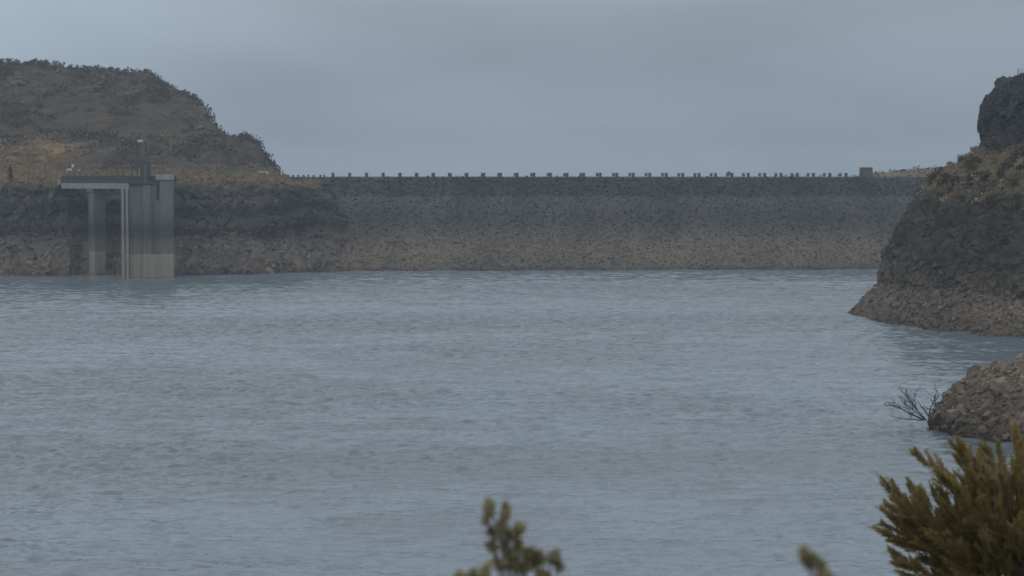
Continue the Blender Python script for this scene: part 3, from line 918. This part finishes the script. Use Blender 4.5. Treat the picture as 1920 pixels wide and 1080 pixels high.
# wire fence on top of the rim
f0 = Vector((81.6, 345.5, 0)); f1 = Vector((92.0, 331, 0))
fence = empty('wire_fence', (f0.x, f0.y, 37.8)); tag(fence, 'wire mesh fence on top of the headland rim at the right edge', 'fence')
fv = f1 - f0; nf = 11
pm = MB().tube([(0, 0, -.5), (0, 0, 1.5)], .055, 6).mesh('post'); pm.materials.append(M_DARKSTEEL)
step = fv / (nf - 1)
wm = MB()
for h in (.15, .45, .75, 1.05, 1.35): wm.tube([(0, 0, h), tuple(step + Vector((0, 0, h)))], .014, 4)
for k in range(1, 9): wm.tube([tuple(step * k / 9 + Vector((0, 0, .12))), tuple(step * k / 9 + Vector((0, 0, 1.38)))], .011, 4)
wm = wm.mesh('wire_panel'); wm.materials.append(M_DARKSTEEL)
for k in range(nf):
    o = link('post', pm, None, fence); o.location = step * k
    if k < nf - 1:
        o = link('wire_panel', wm, None, fence); o.location = step * k

# ------------------------------------------------------------------ rubble mound in front of the headland
mound = empty('rock_mound', (48, 186, 0)); tag(mound, 'mound of broken tan boulders at the water edge on the right', 'rock mound', kind='structure')
th = np.linspace(0, 2 * np.pi, 200); rr = np.concatenate([np.linspace(0, .9, 40)[:-1], np.linspace(.9, 1.06, 30)])
TH, RR = np.meshgrid(th, rr, indexing='ij')
ax = np.where(np.cos(TH) > 0, 34, 11.6)
Zm = np.where(RR <= 1, 6.1 * np.clip(1 - RR ** 2.35, 0, 1) ** .55, -(RR - 1) * 60)
Xm, Ym = 48 + ax * RR * np.cos(TH), 182.5 + 11.6 * RR * np.sin(TH)
Zm = np.where(Xm > 48, Zm * (1 + .2 * np.clip((Xm - 48) / 34, 0, 1)), Zm)
Pm = np.stack([Xm, Ym, Zm], -1)
lump = .55 * fbm(Pm / 3.2, 4, 121) * np.clip(Zm / .8, 0, 1)
Pm[..., 2] += lump
Pm[..., 0] += .5 * fbm(Pm / 2.6, 3, 122); Pm[..., 1] += .5 * fbm(Pm / 2.6, 3, 123)
Pl = Pm - np.array(mound.location)
o = link('rubble_core', sheet_mesh('rubble_core', Pl, False), M_MOUND, mound)
vm = (Xm < 53) & (Zm > -.3)
pp, nn = scatter(Pm, 290, vm.astype(float))
boulders(mound, boulder_meshes(M_MOUND), pp, np.minimum(rng.gamma(1.6, .22, len(pp)) + .24, 1.25))
pp, nn = scatter(Pm, 5200, vm.astype(float))
o = link('rubble', rocks_mesh('rubble', pp - np.array(mound.location), np.minimum(rng.gamma(1.8, .085, len(pp)) + .06, .5)), M_MOUND, mound); tag(o, kind='stuff')

# ------------------------------------------------------------------ dead bush in the water beside the mound
def twiggy(mb, p, d, L, r, depth, bend=Vector((0, 0, .25))):
    pts, rad = [p.copy()], [r]
    n = 5
    q = p.copy(); dd = d.normalized()
    for k in range(n):
        dd = (dd + bend * .22 + Vector((random.gauss(0, .1), random.gauss(0, .1), random.gauss(0, .08)))).normalized()
        q = q + dd * (L / n)
        pts.append(q.copy()); rad.append(r * (1 - .75 * (k + 1) / n))
        if depth > 0 and k >= 1:
            for _ in range(random.choice((1, 1, 2))):
                sd = (dd + Vector((random.gauss(0, .6), random.gauss(0, .6), random.gauss(.25, .4)))).normalized()
                twiggy(mb, q, sd, L * random.uniform(.3, .52), r * .5, depth - 1, bend)
    mb.tube(pts, rad, 5, False)
DBD = 183.0
random.seed(21)
dbase = atv(1741, 797, DBD); dbase.z = -.3
db = empty('dead_bush', dbase); tag(db, 'leafless dead bush sticking out of the water beside the rock mound', 'bush')
def pxv(px, py, D=DBD): return atv(px, py, D) - dbase
for (x0, y0, x1, y1, r, dpt) in ((1732, 788, 1676, 752, .15, 3), (1736, 788, 1706, 742, .13, 3), (1743, 783, 1728, 758, .13, 1), (1742, 780, 1741, 728, .11, 2),
                                 (1752, 776, 1747, 745, .08, 3), (1728, 788, 1684, 782, .09, 3), (1734, 786, 1696, 758, .09, 3), (1756, 772, 1738, 764, .12, 1), (1748, 800, 1740, 772, .05, 1), (1738, 806, 1735, 782, .035, 0)):
    a, b_ = pxv(x0, y0), pxv(x1, y1)
    mb = MB(); b_.y += random.uniform(-.7, .7)
    twiggy(mb, a, b_ - a, (b_ - a).length * .92, r * .6, dpt, Vector((0, 0, .12)))
    mb.build('branch', M_DEADWOOD, db)

# ------------------------------------------------------------------ intake tower, bridge and hoist
TD = 461.0
tw = empty('intake_tower', (-78.2, TD + 4.5, 0), math.radians(9.6)); tag(tw, 'tall stained concrete intake tower rising from the water at left', 'tower')
k = TD / F / CT
xx = lambda px: (px - 960) * k + 78.2
zz = lambda py, D=TD: float(zat(np.float64(py), D))
def tbox(name, px0, px1, z0, z1, y0, y1, mat, bevel=.06):
    return MB().box(((xx(px0) + xx(px1)) / 2, (y0 + y1) / 2 - 4.5, (z0 + z1) / 2), (xx(px1) - xx(px0), y1 - y0, z1 - z0), bevel=bevel).build(name, mat, tw)
tbox('side_wall', 237.5, 262, -4, 20.4, .7, 9, M_CONC)
tbox('front_wall', 262, 288, -4, 20.4, .2, 9, M_CONC)
tbox('corner_pier', 294, 320, -4, 21.3, 0, 9, M_CONC)
tbox('slot_back', 288, 294, -4, 20.3, 1.6, 9, M_CONC, 0)
tbox('slot_infill', 288, 294, -4, 16.9, .25, 1.6, M_CONC, 0)
tbox('plinth', 262.5, 320.2, -4, 5.25, -.12, 1.0, M_CONC)
tbox('cap', 287, 321.5, 21.3, 22.5, -.25, 9.2, M_CONCPALE)
tbox('deck_slab', 236.5, 287, 20.4, 20.9, -.1, 9.2, M_DARKSTEEL)
for a, b_ in ((223, 228.3), (231, 236)):
    tbox('guide_rail', a, b_, -4, 20.4, -.3, .35, M_RAILS, .03)
for h in (4.0, 8.0, 12.0, 16.0):
    tbox('rail_bracket', 228.3, 231, h, h + .35, -.1, .3, M_DARKSTEEL, 0)

hr = MB()
for px in (238, 250, 262, 274, 286): hr.tube([(xx(px), -4.4, 20.9), (xx(px), -4.4, 22.0)], .04, 5)
for h in (21.45, 22.0): hr.tube([(xx(237.5), -4.4, h), (xx(286.5), -4.4, h)], .035, 5)
hr.build('handrail', M_DARKSTEEL, tw)
ld = MB()
for px in (279, 283.5): ld.tube([(xx(px), -4.45, -2), (xx(px), -4.45, 21.8)], .045, 5)
for i_ in range(58): ld.tube([(xx(279), -4.45, -1.8 + i_ * .4), (xx(283.5), -4.45, -1.8 + i_ * .4)], .025, 4)
ld.build('ladder', M_DARKSTEEL, tw)
A = Vector((-100.9, 485.6, 0)); B = Vector((-74.2, 463.2, 0)); bd = B - A; blen = bd.length; bang = math.atan2(bd.y, bd.x)
br = empty('service_bridge', A, bang); tag(br, 'concrete service bridge running from the left bank to the intake tower', 'bridge')
MB().box((blen / 2, 0, 20.85), (blen, 4.0, .42), bevel=.03).build('deck', M_DARKSTEEL, br)
for yy in (-1.7, 1.7):
    MB().box((blen * .36, yy, 20.0), (blen * .72, .5, 1.27), bevel=.03).build('girder', M_CONCPALE, br)
npan = 16
pl = blen / npan
pnl = MB().box((pl / 2, 0, .62), (pl - .14, .07, 1.05)).mesh('railing_panel'); pnl.materials.append(M_DARKSTEEL)
pst = MB().box((0, 0, .68), (.12, .14, 1.36)).mesh('railing_post'); pst.materials.append(M_DARKSTEEL)
for yy in (-1.93, 1.93):
    for q in range(npan):
        o = link('railing_panel', pnl, None, br); o.location = (q * pl, yy, 21.06)
        o = link('railing_post', pst, None, br); o.location = (q * pl, yy, 21.06)
MB().box((-.5, 0, 20.8), (1.0, 4.4, 1.1), bevel=.05).build('abutment', M_CONCPALE, br)
px_c = (at(182, 500, 479)); ln = (Vector((px_c[0], px_c[1], 0)) - A).dot(bd) / blen
MB().box((ln, 0, 7.7), (2.0, 3.3, 23.4), bevel=.08).build('pier', M_CONC, br)
MB().box((ln, 0, 19.0), (2.3, 4.2, .75), bevel=.05).build('pier_cap', M_CONC, br)

hx = at(268, 320, 464.0)
hoist = empty('gate_hoist', (float(hx[0]), 464.0, 20.9)); tag(hoist, 'tall steel gate hoist with a narrow mast on the intake tower deck', 'hoist')
q = 464.0 / F / CT
hb = lambda nm, px0, px1, py0, py1, mat, dep=.8, y=0.0: MB().box((((px0 + px1) / 2 - 268) * q, y, zz((py0 + py1) / 2, 464) - 20.9), ((px1 - px0) * q, dep, (py1 - py0) * q), bevel=.02).build(nm, mat, hoist)
hb('hoist_housing', 264, 281, 303, 341, M_DARKSTEEL, 1.6)
hb('cabinet', 271, 277, 308, 341, M_GREENSTEEL, .3, -.95)
hb('platform', 260, 287, 296, 299, M_RUST, 2.0)
hb('mast', 264, 272.5, 271, 296, M_GREENSTEEL, .8)
hb('mast_side', 272.5, 276, 272, 296, M_DARKSTEEL, .9)
hb('lamp', 259, 268, 262, 266, M_LAMP, .9)
for px, p0, p1 in ((217, 276, 341), (227.5, 274, 341), (246, 270, 341), (256, 268, 341)):
    hb('frame_post', px - .9, px + .9, p0, p1, M_DARKSTEEL, .2, .9)
hb('frame_beam', 215, 258, 286, 288, M_DARKSTEEL, .2, .9)
hb('frame_beam', 215, 258, 304, 306, M_DARKSTEEL, .2, .9)

def flood(px, py, D, h, w, label):
    p = atv(px, py, D)
    root = empty('floodlight', (p.x, p.y, 21.06)); tag(root, label, 'floodlight')
    hh = p.z - 21.06
    MB().tube([(0, 0, 0), (0, 0, hh)], .05, 6).build('pole', M_DARKSTEEL, root)
    MB().box((0, -.08, hh), (w, .35, h), bevel=.04).build('lamp_head', M_LAMP, root)
flood(130, 318.0, 483.5, .42, 1.25, 'wide white floodlight low on the left end of the bridge')
flood(137, 311, 482.5, .7, .55, 'small white floodlight on a taller pole at the left end of the bridge')
flood(148.5, 319, 481, .3, .3, 'tiny white lamp on a short pole on the bridge')

# ------------------------------------------------------------------ small things at the left end of the crest
p = atv(493, 333, 512)
gt = empty('road_gate', p); tag(gt, 'white framed road gate on the grassy bank left of the dam crest', 'gate')
q = 512 / F
MB().box((0, 0, 10.5 * q), (20 * q, .12, 1.4 * q)).build('top_rail', M_WHITE, gt)
MB().box((-9 * q, 0, 5.5 * q), (1.2 * q, .12, 11 * q)).build('gate_post', M_POST, gt)
MB().box((0, .02, 5.2 * q), (14 * q, .06, 7 * q)).build('gate_panel', M_DARKSTEEL, gt)
MB().tube([(7 * q, -.05, 2 * q), (9.6 * q, -.05, 11 * q)], .16, 6).build('brace', M_WHITE, gt)
MB().box((10.6 * q, 0, 5 * q), (1.2 * q, .12, 10 * q)).build('gate_post', M_POST, gt)
p = atv(519, 333, 520)
bx_ = empty('utility_box', p); tag(bx_, 'low rusty brown utility box beside the white marker post', 'box')
MB().box((0, 0, .42), (1.35, .9, .85), bevel=.04).build('cabinet', M_RUST, bx_)
MB().box((0, 0, .88), (1.45, 1.0, .07)).build('lid', M_DARKSTEEL, bx_)
p = atv(527.5, 334, 519)
mp = empty('marker_post', p); tag(mp, 'slim white marker post at the left end of the dam crest', 'post')
MB().tube([(0, 0, 0), (0, 0, 1.75)], .11, 8).build('pole', M_WHITE, mp)
MB().tube([(0, 0, 1.75), (0, 0, 1.84)], .14, 8).build('cap', M_WHITE, mp)
bm_ = MB().box((0, 0, .22), (.46, .46, .86), bevel=.03).box((0, 0, .68), (.54, .54, .09), bevel=.02).mesh('bollard'); bm_.materials.append(M_POST)
for q, px in enumerate((535, 540.5, 549.6, 559, 569, 578, 588, 601, 608)):
    o = link('bollard', bm_); o.location = atv(px, 333.5, 524)
    tag(o, ('first', 'second', 'third', 'fourth', 'fifth', 'sixth', 'seventh', 'eighth', 'ninth')[q] + ' short bollard to the right of the white marker post', 'bollard', 'bollards at the left end of the crest')
ORD = 'first second third fourth fifth sixth seventh eighth ninth tenth eleventh twelfth thirteenth fourteenth fifteenth sixteenth seventeenth eighteenth nineteenth twentieth'.split()
for px, s in ((789, .5), (834, .55), (857, .8), (917, .55), (1197, .45), (676, .4)):
    t = dam_t(px, 41.0)
    plant('shrub', random.choice(SHR), dam_pt(t, 40.5, 21.75), s * 1.1, 'low brown shrub behind the guardrail just right of the %s crest post' % ORD[int((px - 625) / 31.4)], 'shrub', 'low shrubs behind the dam crest')

# ------------------------------------------------------------------ foreground bushes
def spray_mesh(name, mat, L=.36, n=150, w0=.075, leaf=.045, lw=.012):
    """feathery plume: a curved stem along +Z set with narrow leaves"""
    t = rng.random(n) ** .8
    bx, by = rng.normal(0, .12, 2)
    ctr = np.stack([bx * t * t * L, by * t * t * L, t * L], -1)
    a = rng.random(n) * 2 * np.pi
    wdt = w0 * np.clip(1.15 - t, .06, 1) * np.clip(t * 5 + .25, 0, 1) * rng.random(n) ** .6
    C = ctr + np.stack([np.cos(a) * wdt, np.sin(a) * wdt, -.1 * wdt], -1)
    D = unit(np.stack([np.cos(a) * .5, np.sin(a) * .5, 1 + 0 * a], -1) + rng.normal(size=(n, 3)) * .22)
    l = leaf * rng.uniform(.6, 1.4, n)
    me = leaves_mesh(name, C, D, l, lw * rng.uniform(.7, 1.4, n)); me.materials.append(mat)
    return me

def plume_mesh(name, mat, L=.5, side=7, n=104, leaf=.072, lw=.0068):
    """a branching plume: short feathery side plumes set along a bent axis, all pointing forward"""
    C, D, l = [], [], []
    bx, by = rng.normal(0, .15, 2)
    for k in range(side + 1):
        t0 = .05 + .75 * k / side if k < side else .3
        p0 = np.array([bx * t0 * t0 * L, by * t0 * t0 * L, t0 * L])
        a = rng.random() * 2 * np.pi
        sp = .34 * (1 - t0) + .08
        ax = unit(np.array([np.cos(a) * sp, np.sin(a) * sp, 1.0])) if k < side else unit(np.array([bx, by, 1.0]))
        ll = L * rng.uniform(.28, .45) * (1.1 - .45 * t0) if k < side else L * .7
        t = rng.random(n); b = rng.random(n) * 2 * np.pi
        wd = .08 * ll * np.clip(1.1 - t, .08, 1) * rng.random(n) ** .6
        C.append(p0 + ax * (t * ll)[:, None] + np.stack([np.cos(b) * wd, np.sin(b) * wd, 0 * wd], -1))
        D.append(unit(ax + np.stack([np.cos(b) * .38, np.sin(b) * .38, 0 * b], -1) + rng.normal(size=(n, 3)) * .16))
        l.append(leaf * rng.uniform(.6, 1.35, n) * (1 - .35 * t))
    C, D, l = np.concatenate(C), np.concatenate(D), np.concatenate(l)
    me = leaves_mesh(name, C, D, l, lw * rng.uniform(.7, 1.4, len(l))); me.materials.append(mat)
    return me

def aim(o, d, roll=None):
    o.rotation_euler = (Vector(d).to_track_quat('Z', 'Y') @ Matrix.Rotation(random.uniform(0, 6.28), 4, 'Z').to_quaternion()).to_euler()

random.seed(5); rng = np.random.default_rng(5)
BD = 22.0
bp = atv(1945, 1075, BD); bp.z = float(near_z(np.float64(bp.x), np.float64(BD))) - .05
bush = empty('ochre_bush', bp); tag(bush, 'large feathery ochre bush in the bottom right corner', 'bush')
SPR = [plume_mesh('spray', M_OCHRE, rng.uniform(.46, .62), int(rng.integers(6, 9))) for _ in range(8)]
stems = 0; nspray = 0
def bush_stem(dirv, L, sprays, r0=.03, drift=.02):
    global nspray
    mb = MB(); pts = [Vector((random.gauss(0, .08), random.gauss(0, .08), 0))]; rad = [r0]
    d = Vector(dirv).normalized(); n = 9
    seg_d = []
    for k in range(n):
        d = (d + Vector((random.gauss(0, .07), random.gauss(0, .07), random.gauss(drift, .05)))).normalized()
        pts.append(pts[-1] + d * L / n); rad.append(r0 * (1 - .82 * (k + 1) / n)); seg_d.append(d.copy())
    mb.tube(pts, rad, 6, False)
    for q in range(sprays):
        f = random.uniform(.36, 1.0) if q else 1.0
        k = min(int(f * n), n - 1)
        p = pts[k].lerp(pts[k + 1], f * n - k if f < 1 else 1)
        sd = (seg_d[k] * 1.0 + Vector((random.gauss(-.10, .36), random.gauss(0, .36), random.gauss(.14, .28)))).normalized()
        tw_ = random.uniform(.04, .24) if q else .0
        e_ = p + sd * tw_
        if q: mb.tube([p, e_], [.008, .004], 4, False)
        o = link('spray', random.choice(SPR), None, bush)
        o.location = e_ - sd * .05; aim(o, sd); s = random.uniform(.8, 1.2); o.scale = (s, s, s)
        nspray += 1
    mb.build('stem', M_BARK, bush)
for q in range(19):
    a = 2 * math.pi * q / 19 + random.uniform(-.15, .15)
    el = random.choice((.28, .5, .72, .95, 1.2)) + random.uniform(-.1, .1)
    bush_stem((math.cos(a) * math.cos(el), math.sin(a) * math.cos(el), math.sin(el)), random.uniform(1.05, 1.35), 3)
for (px, py, ns) in ((1676, 1012, 10), (1682, 912, 11), (1716, 872, 11), (1768, 850, 12), (1800, 846, 10), (1712, 960, 8), (1836, 786, 12), (1876, 768, 12), (1712, 955, 6), (1738, 1066, 8),
                     (1735, 905, 11), (1790, 905, 9), (1858, 774, 11), (1906, 764, 11), (1930, 770, 8), (1745, 940, 9), (1738, 995, 8), (1755, 1050, 6), (1730, 930, 8), (1700, 985, 6), (1820, 890, 9), (1850, 860, 8)):
    tgt = atv(px, py, BD + random.uniform(-.4, .3)) - bp
    L = tgt.length - (.38 if px < 1760 else .62)
    bush_stem(tuple(tgt + Vector((0, 0, -.03 * tgt.length))), L, ns, .03, .003)

SAG = [spray_mesh('spray', M_SAGE, rng.uniform(.03, .05), 70, .024, .017, .008) for _ in range(6)]
def sage(D, base_px, clumps, label):
    b0 = atv(base_px, 1200, D); b0.z = float(near_z(np.float64(b0.x), np.float64(D))) - .03
    root = empty('sagebrush', b0); tag(root, label, 'bush')
    for (px, py, r, n) in clumps:
        c = atv(px, py - 11, D) - b0
        mid = c * .55 + Vector((random.gauss(0, .02), random.gauss(0, .03), 0))
        mb = MB(); mb.tube([Vector((0, 0, 0)), mid, c], [.008, .004, .002], 5, False)
        for _ in range(max(2, int(n * .62))):
            o_ = Vector((random.gauss(0, 1), random.gauss(0, 1), random.gauss(0, .8)))
            o_ = o_.normalized() * (random.random() ** .5) * r * 1.1 * D / F
            d = (o_.normalized() * .6 + Vector((0, 0, .8)) + Vector((random.gauss(0, .3), random.gauss(0, .3), 0))).normalized()
            p = c + o_ - d * .04
            mb.tube([c - Vector((0, 0, .03)), p], [.003, .002], 4, False)
            s = link('spray', random.choice(SAG), None, root); s.location = p; aim(s, d)
            k = random.uniform(.6, 1.0); s.scale = (k, k, k)
        mb.build('stem', M_BARK, root)
sage(7.0, 985, ((920, 958, 17, 9), (944, 966, 14, 7), (912, 978, 8, 4), (922, 994, 10, 5), (950, 1000, 16, 9), (972, 996, 13, 7), (938, 988, 10, 5), (962, 1010, 12, 6), (926, 1028, 14, 7),
                (944, 1022, 10, 4), (950, 1042, 14, 7), (972, 1036, 18, 9), (992, 1044, 14, 7), (935, 1058, 10, 5), (962, 1062, 12, 6), (985, 1066, 12, 5), (1008, 1052, 16, 9), (1034, 1048, 16, 9), (1048, 1066, 12, 6), (1020, 1076, 22, 12)),
     'blurred olive sagebrush top poking into the bottom middle of the view')
sage(6.6, 880, ((862, 1086, 14, 8), (885, 1084, 14, 8), (908, 1080, 14, 8), (880, 1110, 30, 8)), 'low brown sagebrush tip cut by the bottom edge left of middle')
sage(5.6, 1545, ((1512, 1045, 12, 4), (1524, 1056, 8, 3), (1538, 1068, 16, 6), (1545, 1092, 22, 8)), 'small blurred sagebrush tip at the bottom right of middle')

# ------------------------------------------------------------------ rainy air
hz_m = bpy.data.materials.new('rain_haze'); hz_m.use_nodes = True
nt = hz_m.node_tree; nt.nodes.clear()
ou = nt.nodes.new('ShaderNodeOutputMaterial'); pv = nt.nodes.new('ShaderNodeVolumePrincipled')
pv.inputs['Color'].default_value = (.82, .90, 1.0, 1)
pv.inputs['Density'].default_value = 0.00024
pv.inputs['Anisotropy'].default_value = 0.1
nt.links.new(pv.outputs[0], ou.inputs['Volume'])
hz_o = MB().box((0, 500, 26.0), (5300, 5300, 74.0)).build('haze', hz_m)
tag(hz_o, 'thin rainy haze over the whole reservoir', 'haze', kind='stuff')
